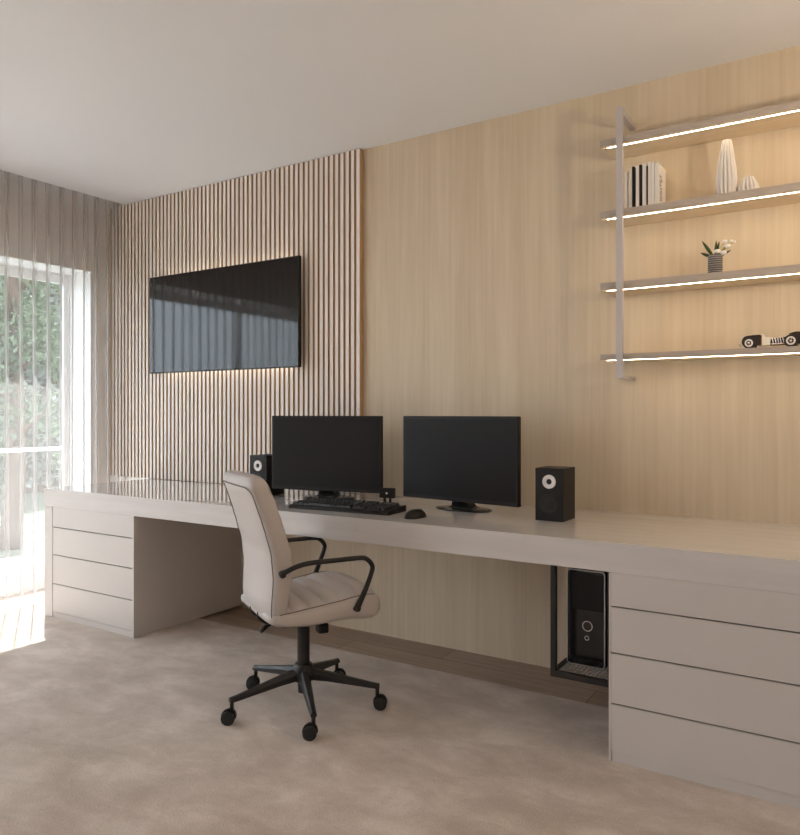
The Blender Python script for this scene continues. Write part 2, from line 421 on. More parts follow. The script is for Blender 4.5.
tree(-5.2, 4.2, 4.2, 1.0, M['leaf_out2'], 'pale green tree at right edge of the window view', 2)
tree(-7.6, 2.1, 5.0, 1.3, M['leaf_out'], 'tall green tree behind the terrace, far left', 3)

def hedge(x, y0, y1, h, label):
    rd = random.Random(9); t = empty('garden_hedge', (x, (y0 + y1) / 2, -0.35)); tag(t, label, 'hedge')
    L_ = (y1 - y0) / 2
    m = MB(); m.box(-0.25, 0.25, -L_, L_, 0.002, h - 0.2); m.build('inner_branches', M['bark'], t)
    b = bmesh.new()
    for i in range(16000):
        p = Vector((0.25 + rd.uniform(0, 0.25), rd.uniform(-L_, L_), rd.uniform(0.15, h + rd.uniform(-0.3, 0.4)))); s_ = rd.uniform(0.05, 0.10)
        u = Vector((rd.gauss(0, 1), rd.gauss(0, 1), rd.gauss(0, 1))).normalized(); v = u.orthogonal().normalized()
        b.faces.new([b.verts.new(q) for q in (p - u * s_, p + v * s_ * 0.5, p + u * s_, p - v * s_ * 0.5)])
    me = bpy.data.meshes.new('foliage'); b.to_mesh(me); b.free(); me.materials.append(M['leaf_out2'])
    o = bpy.data.objects.new('foliage', me); COL.objects.link(o); o.parent = t
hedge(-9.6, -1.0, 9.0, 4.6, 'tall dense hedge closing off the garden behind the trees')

# ------------------------------------------------------------------ desk
DT, DB, YD, XD0, XD1 = 0.75, 0.648, -0.79, 0.276, 4.80
BK = -0.04
top = MB().box(XD0, 2.0245, YD, BK, DB, DT, 0.002)
top2 = MB()
def worktop():
    m = MB()
    pts = [(XD0, YD), (XD1, YD), (XD1, -0.001), (XD0, -0.001)]
    lo = [m.b.verts.new((x, y, DB)) for x, y in pts]; hi = [m.b.verts.new((x, y, DT)) for x, y in pts]
    m.b.faces.new(lo[::-1]); m.b.faces.new(hi)
    for i in range(4): m.b.faces.new((lo[i], lo[(i + 1) % 4], hi[(i + 1) % 4], hi[i]))
    bmesh.ops.bevel(m.b, geom=list(m.b.edges), offset=0.0009, segments=2, affect='EDGES', profile=0.5)
    m.b.normal_update()
    for f in m.b.faces: f.material_index = 0 if f.normal.z > 0.7 else 1
    return m
top.b.free(); top2.b.free()
tag(worktop().build('desk_worktop', [M['top'], M['edge']]), 'long glossy greige worktop spanning both drawer units', 'worktop')

def drawer_unit(x0, x1, sideL, sideR, zs, plinth, label):
    yb = -0.002
    t = empty('drawer_cabinet', (x0, YD, 0)); tag(t, label, 'drawer cabinet', 'drawer cabinets carrying the worktop')
    def b(*a, **k): return MB().box(a[0] - x0, a[1] - x0, a[2] - YD, a[3] - YD, a[4], a[5], **k)
    b(x0, x0 + sideL, YD, yb, 0.0, DB - 0.001, bev=0.0012).build('side_panel', M['lacquer'], t)
    b(x1 - sideR, x1, YD, yb, 0.0, DB - 0.001, bev=0.0012).build('side_panel', M['lacquer'], t)
    b(x0 + sideL, x1 - sideR, YD + 0.024, yb, 0.04, DB - 0.001).build('carcass', M['gap'], t)
    b(x0 + sideL + 0.001, x1 - sideR - 0.001, YD + 0.004, YD + 0.022, 0.0, plinth + 0.003).build('plinth', M['lacquer'], t)
    for lo, hi in zip(zs[:-1], zs[1:]):
        topmost = hi > 0.6
        d = b(x0 + sideL + (0.003 if sideL > 0.05 else 0.0003), x1 - sideR - 0.0005, YD + 0.001, YD + 0.0235, lo + (0.0026 if lo > 0.1 else 0.0018), hi - (0.0003 if topmost else 0.0026), bev=0.001).build('drawer', M['lacquer'], t)
        if topmost: continue
        g = b(x0 + sideL + 0.004, x1 - sideR - 0.002, YD + 0.007, YD + 0.022, hi - 0.0045, hi - 0.0015); g.build('finger_groove', M['gap'], d)
    return t
drawer_unit(XD0, 1.093, 0.078, 0.016, [0.034, 0.198, 0.367, 0.528, DB], 0.03, 'greige four-drawer unit under the left end of the worktop by the curtain')
drawer_unit(3.619, 4.78, 0.008, 0.016, [0.037, 0.198, 0.372, 0.531, DB], 0.035, 'greige four-drawer unit under the right part of worktop beside the computer tower')

# small white ball at the window-side end of the slats
sk = MB(); sk.lathe([(0.0, -0.014)] + [(0.014 * math.sin(a), -0.014 * math.cos(a)) for a in [PI * k / 12 for k in range(1, 12)]] + [(0.0, 0.014)], (0, -0.014, 0), 20, 'z')
bal = sk.build('white_knob', M['white_plain'], None, True, (0.012, -0.0385, 0.745))
tag(bal, 'small round white knob fixed low on the slat panel beside the curtain', 'knob')

# floor lamp standing by the right-hand wall, out of frame: its warm uplight is what warms the ceiling there
fl_ = empty('floor_lamp', (5.25, -1.35, 0.0)); tag(fl_, 'warm uplighter floor lamp by the right-hand wall', 'floor lamp')
MB().lathe([(0, 0), (0.14, 0), (0.14, 0.012), (0.02, 0.022), (0.0, 0.023)], n=32).build('base', M['satin'], fl_, 40)
MB().lathe([(0, 0.02), (0.011, 0.02), (0.011, 1.66), (0, 1.66)], n=16).build('pole', M['satin'], fl_, 40)
MB().lathe([(0.012, 1.655), (0.09, 1.69), (0.16, 1.76), (0.157, 1.765), (0.088, 1.70), (0.0, 1.668)], n=36).build('lamp_shade', M['satin'], fl_, 60)
MB().lathe([(0, 1.69), (0.03, 1.695), (0.042, 1.72), (0.03, 1.748), (0, 1.755)], n=20).build('bulb', M['bulb'], fl_, True)
ld = bpy.data.lights.new('floor_lamp_light', 'POINT'); ld.energy = LAMP_WATT; ld.color = (1.0, 0.83, 0.63); ld.shadow_soft_size = 0.05
lo_ = bpy.data.objects.new('floor_lamp_light', ld); COL.objects.link(lo_); lo_.parent = fl_; lo_.location = (0, 0, 1.785)

# ------------------------------------------------------------------ television
tv = empty('television', (0.9975, -0.10, 1.775)); tag(tv, 'large black wall-mounted flat television with backlight glow on the slats', 'television')
W2, H2 = 0.6475, 0.3185
MB().box(-W2, W2, 0.0, 0.022, -H2, H2, 0.003).build('casing', M['plastic'], tv)
MB().box(-W2 + 0.006, W2 - 0.006, -0.002, 0.001, -H2 + 0.006, H2 - 0.006, 0.0006).build('screen', M['gloss_screen'], tv)
MB().box(-0.25, 0.25, 0.022, 0.061, -0.15, 0.15, 0.003).build('wall_bracket', M['plastic'], tv)
for z in (-H2 + 0.012, H2 - 0.012):
    MB().box(-W2 + 0.09, W2 - 0.09, 0.023, 0.031, z - 0.005, z + 0.005).build('led_strip', M['tvled'], tv)

# ------------------------------------------------------------------ monitors
def make_monitor(xy, rz, label):
    t = empty('computer_monitor', (xy[0], xy[1], DT), rz)
    tag(t, label, 'monitor', 'twin black monitors on the desk')
    w, z0, z1 = 0.320, 0.043, 0.430
    MB().box(-w, w, 0.0, 0.026, z0, z1, 0.004).box(-w * 0.6, w * 0.6, 0.024, 0.05, z0 + 0.06, z1 - 0.07, 0.008).build('casing', M['plastic'], t)
    MB().box(-w + 0.012, w - 0.012, -0.0012, 0.001, z0 + 0.016, z1 - 0.012, 0.0004).build('screen', M['screen'], t)
    nk = MB()
    ring = []
    for z, hw, y0, y1 in ((0.008, 0.075, 0.055, 0.12), (0.016, 0.05, 0.055, 0.115), (0.045, 0.038, 0.045, 0.095), (0.12, 0.036, 0.045, 0.075), (0.2, 0.034, 0.045, 0.065)):
        ring.append([(-hw, y0, z), (hw, y0, z), (hw, y1, z), (-hw, y1, z)])
    nk.loft(ring); nk.xf(Matrix.Translation((-0.012, -0.012, 0))); nk.build('neck', M['gloss_black'], t, False)
    b = MB(); b.lathe([(0.0, 0.0), (0.142, 0.0), (0.146, 0.003), (0.140, 0.007), (0.08, 0.010), (0.0, 0.0105)], n=48)
    b.xf(Matrix.Translation((-0.012, 0.068, 0)) @ Matrix.Diagonal((1.0, 0.62, 1, 1))); b.build('base', M['gloss_black'], t, 40)
    return t
mon = make_monitor((2.016, -0.333), math.radians(9.7), 'black monitor on the left, behind the keyboard')
m2 = copy_tree(mon); m2.location = (2.803, -0.366, DT); m2.rotation_euler = (0, 0, math.radians(-7.8))
m2['label'] = 'black monitor on the right, between the mouse and the speaker'

# ------------------------------------------------------------------ speakers
def make_speaker(x, y, w, d, h, label):
    t = empty('desktop_speaker', (x, y, DT)); tag(t, label, 'speaker', 'pair of black desktop speakers')
    MB().box(0, w, 0, d, 0, h, 0.002).build('cabinet', M['plastic'], t)
    cx = w / 2
    r = MB(); r.lathe([(0.012, -0.0035), (0.014, -0.0045), (0.027, -0.005), (0.0285, -0.003), (0.0285, 0.001), (0.012, 0.001)], (cx, 0, h * 0.745), 36, 'y', closed=True); r.build('tweeter_ring', M['ring'], t, 40)
    r = MB(); r.lathe([(0.0, -0.008), (0.006, -0.007), (0.011, -0.003), (0.0125, 0.0005), (0.0, 0.001)], (cx, 0, h * 0.745), 28, 'y'); r.build('tweeter_dome', M['gloss_black'], t, True)
    r = MB(); r.lathe([(0.0, -0.002), (0.012, -0.0035), (0.016, -0.001), (0.034, -0.004), (0.038, -0.005), (0.042, -0.0035), (0.043, 0.001), (0.0, 0.001)], (cx, 0, h * 0.32), 36, 'y'); r.build('woofer', M['dark_cone'], t, True)
    return t
sp = make_speaker(3.206, -0.432, 0.122, 0.140, 0.217, 'black desktop speaker to the right of the monitors')
s2 = copy_tree(sp); s2.location = (1.552, -0.398, DT); s2['label'] = 'black desktop speaker at left, partly behind the chair back and monitor'

# ------------------------------------------------------------------ keyboard, mouse, webcam
kb = empty('computer_keyboard', (2.356, -0.676, DT), math.radians(3.9)); tag(kb, 'black full-size keyboard in front of the left monitor', 'keyboard')
KW, KD = 0.268, 0.165
m = MB(); m.loft([[(x, 0, 0.0), (x, KD, 0.0), (x, KD, 0.027), (x, KD * 0.93, 0.0285), (x, 0.012, 0.017), (x, 0, 0.013)] for x in (-KW, KW)]); m.build('body', M['plastic'], kb, False)
m = MB(); tilt = math.atan2(0.0115, KD * 0.93 - 0.012)
def key(x0, x1, r):
    y0 = 0.016 + r * 0.0228; zb = 0.0165 + (y0 - 0.012) * math.tan(tilt)
    hgt = 0.0075 + 0.0012 * abs(r - 2.3)
    a, b_ = x0 + 0.001, x1 - 0.001; c, d = y0 + 0.001, y0 + 0.0205
    m.loft([[(a, c, zb), (b_, c, zb), (b_, d, zb + 0.0015), (a, d, zb + 0.0015)], [(a + 0.002, c + 0.002, zb + hgt), (b_ - 0.002, c + 0.002, zb + hgt), (b_ - 0.002, d - 0.003, zb + hgt + 0.002), (a + 0.002, d - 0.003, zb + hgt + 0.002)]])
for r in range(6):
    x = -KW + 0.012 + (0.0 if r == 5 else 0); k = 0
    wd = {0: [1.3, 1.3, 1.3, 6, 1.3, 1.3, 1.2, 1.3], 1: [2.2] + [1] * 10 + [1.8], 2: [1.8] + [1] * 11 + [2.2 - 0.0], 3: [1.5] + [1] * 12 + [1.5], 4: [1] * 13 + [2], 5: [1] * 15}[r]
    sc = 0.0212 * 15 / sum(wd)
    for u in wd: key(x, x + u * sc, r); x += u * sc
    x += 0.012
    for q in range(3): key(x, x + 0.022, r); x += 0.022
    x += 0.012
    for q in range(4): key(x, x + 0.0225, r); x += 0.0225
m.build('keys', M['key'], kb, False)

ms = MB(); rings = []
for k in range(0, 9):
    t = k / 8; rr = math.cos(t * PI / 2) ** 0.75 if k < 8 else 0.02; z = 0.002 + 0.034 * math.sin(t * PI / 2) ** 1.1
    rings.append([(0.034 * rr * math.cos(a), 0.058 * rr * math.sin(a) + 0.004 * t, z) for a in [2 * PI * j / 28 for j in range(28)]])
rings.insert(0, [(0.032 * math.cos(a), 0.056 * math.sin(a), 0.0) for a in [2 * PI * j / 28 for j in range(28)]])
mo = empty('computer_mouse', (2.752, -0.645, DT), math.radians(-12)); tag(mo, 'black computer mouse beside the right end of the keyboard', 'mouse')
ms.loft(rings); ms.build('shell', M['plastic'], mo, 50)
MB().lathe([(0.0, -0.003), (0.007, -0.003), (0.0075, 0), (0.007, 0.003), (0.0, 0.003)], (0, 0.035, 0.026), 16, 'x').build('scroll_wheel', M['rubber'], mo, True)

wc = empty('webcam', (2.425, -0.365, DT), math.radians(14)); tag(wc, 'small square black webcam on two short legs behind the keyboard', 'webcam')
MB().box(-0.038, 0.038, -0.012, 0.012, 0.036, 0.084, 0.003).build('housing', M['plastic'], wc)
for x in (-0.014, 0.014): MB().box(x - 0.0055, x + 0.0055, -0.006, 0.006, 0.006, 0.040, 0.001).build('leg', M['plastic'], wc)
MB().box(-0.026, 0.026, -0.022, 0.022, 0, 0.007, 0.002).build('foot', M['plastic'], wc)
MB().lathe([(0.0, -0.003), (0.0035, -0.0028), (0.005, 0.0), (0.0, 0.001)], (0, -0.012, 0.06), 16, 'y').build('lens', M['ring'], wc, True)

# ------------------------------------------------------------------ computer holder and tower
HX0, HX1, HY0, HY1, HZ0, HZ1, T = 3.382, 3.617, -0.72, -0.24, 0.223, DB - 0.001, 0.022
hd = empty('computer_holder', ((HX0 + HX1) / 2, HY0, HZ0)); tag(hd, 'black open-front holder hung under the worktop around the computer tower', 'computer holder')
def hb(*a, **k): return MB().box(a[0] - (HX0 + HX1) / 2, a[1] - (HX0 + HX1) / 2, a[2] - HY0, a[3] - HY0, a[4] - HZ0, a[5] - HZ0, **k)
for y in (HY0, HY1 - 0.02):
    hb(HX0, HX0 + 0.020, y, y + 0.02, HZ0 + T, HZ1, bev=0.001).build('upright', M['satin'], hd)
    hb(HX1 - 0.024, HX1, y, y + 0.02, HZ0 + T, HZ1, bev=0.001).build('upright', M['satin'], hd)
    hb(HX0, HX1, y, y + 0.02, HZ0, HZ0 + T, bev=0.001).build('crossbar', M['satin'], hd)
for x in (HX0, HX1 - 0.018):
    hb(x, x + 0.018, HY0 + 0.02, HY1 - 0.02, HZ0, HZ0 + T, bev=0.001).build('side_rail', M['satin'], hd)
g = MB()
for k in range(14):
    y = HY0 + 0.024 + k * 0.031
    g.box(HX0 + 0.018 - (HX0 + HX1) / 2, HX1 - 0.018 - (HX0 + HX1) / 2, y - HY0, y - HY0 + 0.012, 0.008, 0.016)
for k in range(12):
    x = HX0 + 0.024 + k * 0.0152
    g.box(x - (HX0 + HX1) / 2, x + 0.004 - (HX0 + HX1) / 2, 0.02, HY1 - 0.02 - HY0, 0.016, 0.020)
g.build('grille_tray', M['silver'], hd)
PX0, PX1, PY, PZ0, PZ1 = 3.404, 3.550, -0.604, HZ0 + 0.0205, 0.604
pc = empty('computer_tower', ((PX0 + PX1) / 2, PY, PZ0)); tag(pc, 'black computer tower standing in the holder beneath the worktop', 'computer')
pw = (PX1 - PX0) / 2; ph = PZ1 - PZ0
MB().box(-pw, pw, 0.004, 0.335, 0, ph, 0.006).build('case', M['plastic'], pc)
fr = MB()
def rr_ring(w, z0, z1, r, y, n=6):
    out = []
    for cx_, cz_, a0 in ((w - r, z1 - r, 0), (-w + r, z1 - r, PI / 2), (-w + r, z0 + r, PI), (w - r, z0 + r, 3 * PI / 2)):
        for k in range(n + 1):
            a = a0 + k * PI / 2 / n; out.append((cx_ + r * math.cos(a), y, cz_ + r * math.sin(a)))
    return out
fr.loft([rr_ring(pw, 0.001, ph - 0.001, 0.014, -0.003), rr_ring(pw, 0.001, ph - 0.001, 0.014, 0.006), rr_ring(pw - 0.0028, 0.0038, ph - 0.0038, 0.012, 0.006), rr_ring(pw - 0.0028, 0.0038, ph - 0.0038, 0.012, -0.003)], closed=True)
fr.build('silver_edge', M['silver'], pc, False)
fp = MB(); fp.loft([rr_ring(pw - 0.0031, 0.0041, ph - 0.0041, 0.011, 0.004), rr_ring(pw - 0.0031, 0.0041, ph - 0.0041, 0.011, -0.001)]); fo = fp.build('front_panel', M['gloss_black'], pc, False)
MB().box(-pw + 0.02, pw - 0.006, -0.003, 0, ph - 0.15, ph - 0.012, 0.001).build('drive_bay', M['plastic'], pc)
def torus(mb, R, r, c, n=32):
    mb.tube([(c[0] + R * math.cos(2 * PI * k / n), c[1], c[2] + R * math.sin(2 * PI * k / n)) for k in range(n)], r, 8, closed=True); return mb
torus(MB(), 0.0182, 0.0015, (0.007, -0.002, 0.395 - PZ0)).build('power_button_ring', M['ring'], pc, True)
torus(MB(), 0.0075, 0.0012, (0.005, -0.002, 0.350 - PZ0)).build('reset_button_ring', M['ring'], pc, True)

# ------------------------------------------------------------------ office chair (local x = forward, y = left)
ch = empty('office_chair', (2.437, -1.0, 0.0), math.radians(60.0)); tag(ch, 'greige leather swivel office chair with black arms and five-star base', 'office chair')
def sup(a, n):
    c, s_ = math.cos(a), math.sin(a)
    return math.copysign(abs(c) ** (2 / n), c), math.copysign(abs(s_) ** (2 / n), s_)
# backrest
tab = [(0.392, -0.178, -0.145, 0.180), (0.405, -0.194, -0.138, 0.196), (0.44, -0.205, -0.130, 0.207), (0.477, -0.207, -0.122, 0.211), (0.576, -0.203, -0.106, 0.215), (0.669, -0.211, -0.110, 0.215), (0.741, -0.229, -0.130, 0.212),
       (0.790, -0.244, -0.145, 0.209), (0.854, -0.265, -0.166, 0.206), (0.915, -0.287, -0.190, 0.204), (0.940, -0.290, -0.203, 0.197), (0.952, -0.284, -0.214, 0.188), (0.958, -0.274, -0.228, 0.174)]
rings = []; NB = 48
zz = [0.392 + (0.958 - 0.392) * k / 44 for k in range(45)] + [0.397, 0.955]
zz = sorted(set(zz))
for z in zz:
    fb, ff, hw = lerp_tab(tab, z); cf = (fb + ff) / 2; th = (ff - fb) / 2; ring = []
    for k in range(NB):
        cx_, sy = sup(2 * PI * k / NB, 4.5)
        x = cf + th * cx_; y = hw * sy
        u = abs(sy)
        if cx_ > 0.5:      # cushioned front with horizontal channels
            x += 0.006 * (1 - u ** 4) * (abs(math.sin(PI * (z - 0.40) / 0.085)) ** 0.5 - 0.6) * (1 if z < 0.88 else 0)
        if cx_ < -0.5: x -= 0.008 * (1 - u * u) - 0.003
        ring.append((x, y, z))
    rings.append(ring)
m = MB(); m.loft(rings); bk = m.build('backrest', M['leather'], ch, True)
# piping loop along the rear edge
pts = []
def seam(z, s_): 
    fb, ff, hw = lerp_tab(tab, z); return (fb + 0.10 * (ff - fb), s_ * (hw * 0.975), z)
zs_ = [0.42 + 0.48 * k / 20 for k in range(21)]
pts = [seam(z, -1) for z in zs_]
fb, ff, hw = lerp_tab(tab, 0.918)
pts += [(fb + 0.006, -hw * 0.90, 0.912), (fb + 0.001, -hw * 0.78, 0.918)] + [(fb - 0.003 - 0.006 * (1 - (2 * k / 8 - 1) ** 2), -hw * 0.78 + hw * 1.56 * k / 8, 0.920) for k in range(1, 8)] + [(fb + 0.001, hw * 0.78, 0.918), (fb + 0.006, hw * 0.90, 0.912)]
pts += [seam(z, 1) for z in zs_[::-1]]
MB().tube(catmull(pts, 2), 0.0022, 6).build('piping', M['piping'], bk, True)
# seat
tabS = [(-0.205, 0.412, 0.440, 0.195), (-0.19, 0.400, 0.452, 0.210), (-0.14, 0.386, 0.462, 0.224), (-0.05, 0.378, 0.474, 0.232), (0.05, 0.384, 0.486, 0.236), (0.13, 0.384, 0.498, 0.236),
        (0.18, 0.374, 0.500, 0.232), (0.21, 0.374, 0.496, 0.227), (0.232, 0.382, 0.484, 0.219), (0.245, 0.398, 0.468, 0.208)]
rings = []; NF = 96
for k in range(NF + 1):
    x = -0.205 + 0.450 * k / NF
    zb, zt, hw = lerp_tab(tabS, x); cz = (zb + zt) / 2; th = (zt - zb) / 2; ring = []
    for j in range(NB):
        cy_, sz = sup(2 * PI * j / NB, 4.2)
        u = abs(cy_); z = cz + th * sz
        if sz > 0.5:
            z += 0.012 * (1 - u * u)
            if x < 0.15: z += 0.026 * (1 - u ** 6) * (abs(math.sin(PI * (x + 0.19) / 0.068)) ** 0.35 - 1)
        bx = x
        ring.append((bx, hw * cy_, z))
    rings.append(ring)
m = MB(); m.loft(rings); st = m.build('seat', M['leather'], ch, True)
for s_ in (-1, 1):
    pts = []
    for k in range(25):
        x = -0.17 + 0.38 * k / 24; zb, zt, hw = lerp_tab(tabS, x); pts.append((x, s_ * (hw * 0.985), zt - 0.012))
    MB().tube(pts, 0.0018, 6).build('piping', M['piping'], st, True)
# arms
for s_ in (-1, 1):
    y = s_ * 0.252
    P = [(-0.165, s_ * 0.216, 0.596), (-0.150, s_ * 0.236, 0.610), (-0.116, y, 0.628), (-0.065, y, 0.636), (0.04, y, 0.637), (0.135, y, 0.637), (0.166, y, 0.630), (0.188, y, 0.606), (0.188, y, 0.580), (0.160, y, 0.510), (0.132, s_ * 0.244, 0.448), (0.128, s_ * 0.240, 0.436)]
    q = catmull(P, 5); nn = len(q)
    rs = [0.0095 + 0.005 * max(0, 1 - i / 5) + 0.005 * max(0, 1 - (nn - 1 - i) / 12) for i in range(nn)]
    arm = MB().tube(q, rs, 12).build('armrest', M['satin'], ch, True)
    for (x, z) in ((-0.162, 0.597), (0.130, 0.442)):
        MB().lathe([(0.0, -0.010), (0.011, -0.009), (0.014, 0.0), (0.011, 0.009), (0.0, 0.010)], (x, s_ * (0.226 if x < 0 else 0.246), z), 18, 'y').build('bolt_cap', M['satin'], arm, True)
# mechanism
mc = MB(); mc.box(-0.11, 0.10, -0.075, 0.075, 0.352, 0.384, 0.008); mc.lathe([(0.0, 0.338), (0.030, 0.338), (0.032, 0.354), (0.0, 0.354)], (0, 0, 0), 24)
mc.build('tilt_mechanism', M['satin'], ch)
bsup = MB()
for y in (-0.05, 0.05): bsup.tube(catmull([(-0.08, y, 0.368), (-0.14, y, 0.372), (-0.180, y, 0.386), (-0.200, y, 0.412), (-0.180, y, 0.440)], 5), 0.010, 10)
bsup.build('back_support', M['satin'], ch, True)
MB().tube([(-0.09, -0.04, 0.372), (-0.15, -0.06, 0.372), (-0.19, -0.075, 0.366)], [0.004, 0.004, 0.005], 8).tube([(-0.175, -0.070, 0.369), (-0.205, -0.085, 0.358)], [0.008, 0.010], 10).build('tilt_lever', M['satin'], ch, True)
MB().box(0.020, 0.062, -0.125, -0.080, 0.324, 0.362, 0.006).build('tension_knob', M['plastic'], ch)
MB().lathe([(0.0, 0.165), (0.0255, 0.165), (0.0255, 0.338), (0.0, 0.339)], (0, 0, 0), 28).build('gas_column', M['satin'], ch, 40)
MB().lathe([(0.0, 0.062), (0.022, 0.062), (0.024, 0.10), (0.040, 0.112), (0.046, 0.135), (0.044, 0.160), (0.034, 0.178), (0.0, 0.179)], (0, 0, 0), 30).build('base_hub', M['satin'], ch, 40)
base_off = math.radians(-43 - 60)
for k in range(5):
    a = base_off + k * 2 * PI / 5; Rm = Matrix.Rotation(a, 4, 'Z')
    rg = []
    for x, hw, z0, z1 in ((0.030, 0.024, 0.118, 0.160), (0.10, 0.020, 0.112, 0.146), (0.20, 0.016, 0.098, 0.124), (0.28, 0.013, 0.086, 0.106), (0.310, 0.012, 0.083, 0.101)):
        rg.append([(x, -hw, z0), (x, hw, z0), (x, hw * 0.9, z0 + (z1 - z0) * 0.6), (x, hw * 0.45, z1), (x, -hw * 0.45, z1), (x, -hw * 0.9, z0 + (z1 - z0) * 0.6)])
    lg = MB().loft(rg).xf(Rm).build('base_leg', M['satin'], ch, False)
    cs = MB()
    cs.lathe([(0.0, 0.048), (0.008, 0.048), (0.008, 0.086), (0.0, 0.086)], (0.301, 0, 0), 14)
    sw = Matrix.Translation((0.301, 0, 0)) @ Matrix.Rotation((4.46, 0.06, -1.19, 0.69, -0.57)[k], 4, 'Z')
    hood = MB(); rg = []
    for y_, sc_ in ((-0.006, 1.0), (0.006, 1.0)):
        rg.append([(0.012 + 0.029 * math.cos(t_), y_, 0.028 + 0.029 * math.sin(t_)) for t_ in [PI * (-0.05) + PI * 1.1 * j / 12 for j in range(13)]] + [(0.012, y_, 0.026)])
    hood.loft(rg).xf(Rm @ sw)
    cs.xf(Rm); 
    c_o = cs.build('caster', M['satin'], ch, True)
    hood.build('hood', M['plastic'], c_o, False)
    wh = MB()
    for y_ in (-0.017, 0.017):
        wh.lathe([(0.0, -0.0085), (0.020, -0.0085), (0.0262, -0.005), (0.0262, 0.005), (0.020, 0.0085), (0.0, 0.0085)], (0.012, y_, 0.0265), 24, 'y')
    wh.xf(Rm @ sw).build('wheel', M['rubber'], c_o, 40)

# ------------------------------------------------------------------ shelving
SX0, SX1 = 3.405, 5.15
SH = [(2.333, 2.362), (2.026, 2.056), (1.719, 1.750), (1.420, 1.445)]
SHL = ['topmost wall shelf, empty, with glowing LED strip beneath', 'second wall shelf from top, holding books and white vases', 'third wall shelf from top, holding the small potted plant', 'lowest wall shelf, holding the model car']
YS = -0.192
for (z0, z1), lb in zip(SH, SHL):
    s_ = empty('wall_shelf', (SX0, 0.0, z0)); tag(s_, lb, 'shelf', 'lit wall shelves')
    b = MB(); b.box(0, SX1 - SX0, YS + 0.0012, -0.001, 0.0045, z1 - z0 - 0.0002); bd = b.build('board', M['shelf_under'], s_)
    MB().box(-0.0008, SX1 - SX0, YS, YS + 0.0012, 0.0, z1 - z0, 0.0003).build('front_edge', M['shelf'], bd)
    b = MB(); b.box(0, SX1 - SX0, YS + 0.0013, YS + 0.022, 0, 0.0042, 0); b.box(0, SX1 - SX0, YS + 0.032, -0.001, 0, 0.0042)
    b.build('underside', M['shelf_under'], s_)
    MB().box(0.022, SX1 - SX0 - 0.022, YS + 0.0235, YS + 0.0288, -0.001, 0.0035).build('led_strip', M['led'], s_)
for x, lb in ((3.477, 'vertical grey metal bracket at the left end of the wall shelves'), (5.04, 'vertical grey metal bracket at the far right end of the wall shelves')):
    b = empty('shelf_bracket', (x, 0, 1.338)); tag(b, lb, 'shelf bracket', 'shelf brackets')
    MB().box(0, 0.028, -0.212, -0.194, 0, 1.142, 0.001).build('upright', M['bar'], b)
    MB().box(0.002, 0.026, -0.194, -0.001, 1.112, 1.140, 0.001).build('arm', M['bar'], b)
    MB().box(0.002, 0.026, -0.194, -0.001, 0.0, 0.016, 0.001).build('arm', M['bar'], b)

# ------------------------------------------------------------------ books on the second shelf
Z2 = 2.0565
def book(x, w, h, d, cov, lean, label, writing=False):
    t = empty('book', (x, -0.165, Z2)); t.rotation_euler = (0, lean, 0)
    tag(t, label, 'book', 'books on the second shelf')
    c = MB(); c.box(0, 0.0022, 0, d, 0, h); c.box(w - 0.0022, w, 0, d, 0, h); c.box(0.0022, w - 0.0022, 0, 0.0022, 0, h)
    c.build('cover', cov, t)
    MB().box(0.0024, w - 0.0024, 0.0024, d - 0.004, 0.003, h - 0.003).build('pages', M['page'], t)
    if writing:
        i_ = MB()
        rd = random.Random(3)
        for k in range(9):
            z = h * 0.15 + k * h * 0.07; y0 = 0.012 + rd.uniform(0, 0.02)
            i_.tube([(w + 0.0006, y0 + j * 0.006, z + 0.004 * math.sin(j * 1.9 + k)) for j in range(6)], 0.0012, 4)
        i_.build('lettering', M['ink'], t)
    return t
B = [(3.500, 0.012, 0.160, 'book_white', 'slim pale book behind the shelf bracket, leftmost on the shelf'),
     (3.5165, 0.0145, 0.176, 'book_white', 'white book left of the leftmost black spine'),
     (3.5320, 0.0085, 0.178, 'book_black', 'leftmost thin black book on the second shelf'),
     (3.5470, 0.0135, 0.178, 'book_white', 'white book between the two left black spines'),
     (3.5615, 0.0085, 0.180, 'book_black', 'middle thin black book on the second shelf'),
     (3.5745, 0.0150, 0.182, 'book_white', 'white book right of the middle black spine'),
     (3.5905, 0.0060, 0.170, 'book_black', 'thinnest black book, rightmost of the black spines'),
     (3.5975, 0.0120, 0.184, 'book_white', 'tall white book right of all the black spines'),
     (3.6105, 0.0125, 0.180, 'book_white', 'white book next to last in the row'),]
for x, w_, h_, c_, lb in B: book(x, w_, h_, 0.125, M[c_], 0.0, lb)
book(3.6245, 0.016, 0.176, 0.125, M['book_white'], 0.0, 'last white book in the row, brown writing on its cover', True)

# ------------------------------------------------------------------ ribbed vases
def vase(x, y, prof, n, label):
    m = MB(); m.lathe([(r, z) for r, z in prof], (0, 0, 0), 96, fn=lambda a, z: 1 + 0.46 * (abs(math.sin(n * a / 2 + z * 4)) ** 0.7 - 0.7) * min(1, z / 0.012 + 0.2))
    o = m.build('ribbed_vase', M['white_plain'], None, True, (x, y, Z2)); tag(o, label, 'vase', 'white ribbed vases'); return o
vase(3.893, -0.115, [(0, 0), (0.028, 0), (0.032, 0.006), (0.036, 0.04), (0.035, 0.08), (0.031, 0.12), (0.025, 0.165), (0.020, 0.205), (0.017, 0.226), (0.013, 0.233), (0.010, 0.230), (0.008, 0.18), (0, 0.17)], 14, 'tall slender white ribbed vase on the second shelf')
vase(3.972, -0.115, [(0, 0), (0.026, 0), (0.033, 0.008), (0.036, 0.024), (0.031, 0.040), (0.023, 0.058), (0.016, 0.071), (0.010, 0.071), (0.008, 0.06), (0, 0.05)], 14, 'short squat white ribbed vase to the right of the tall one')

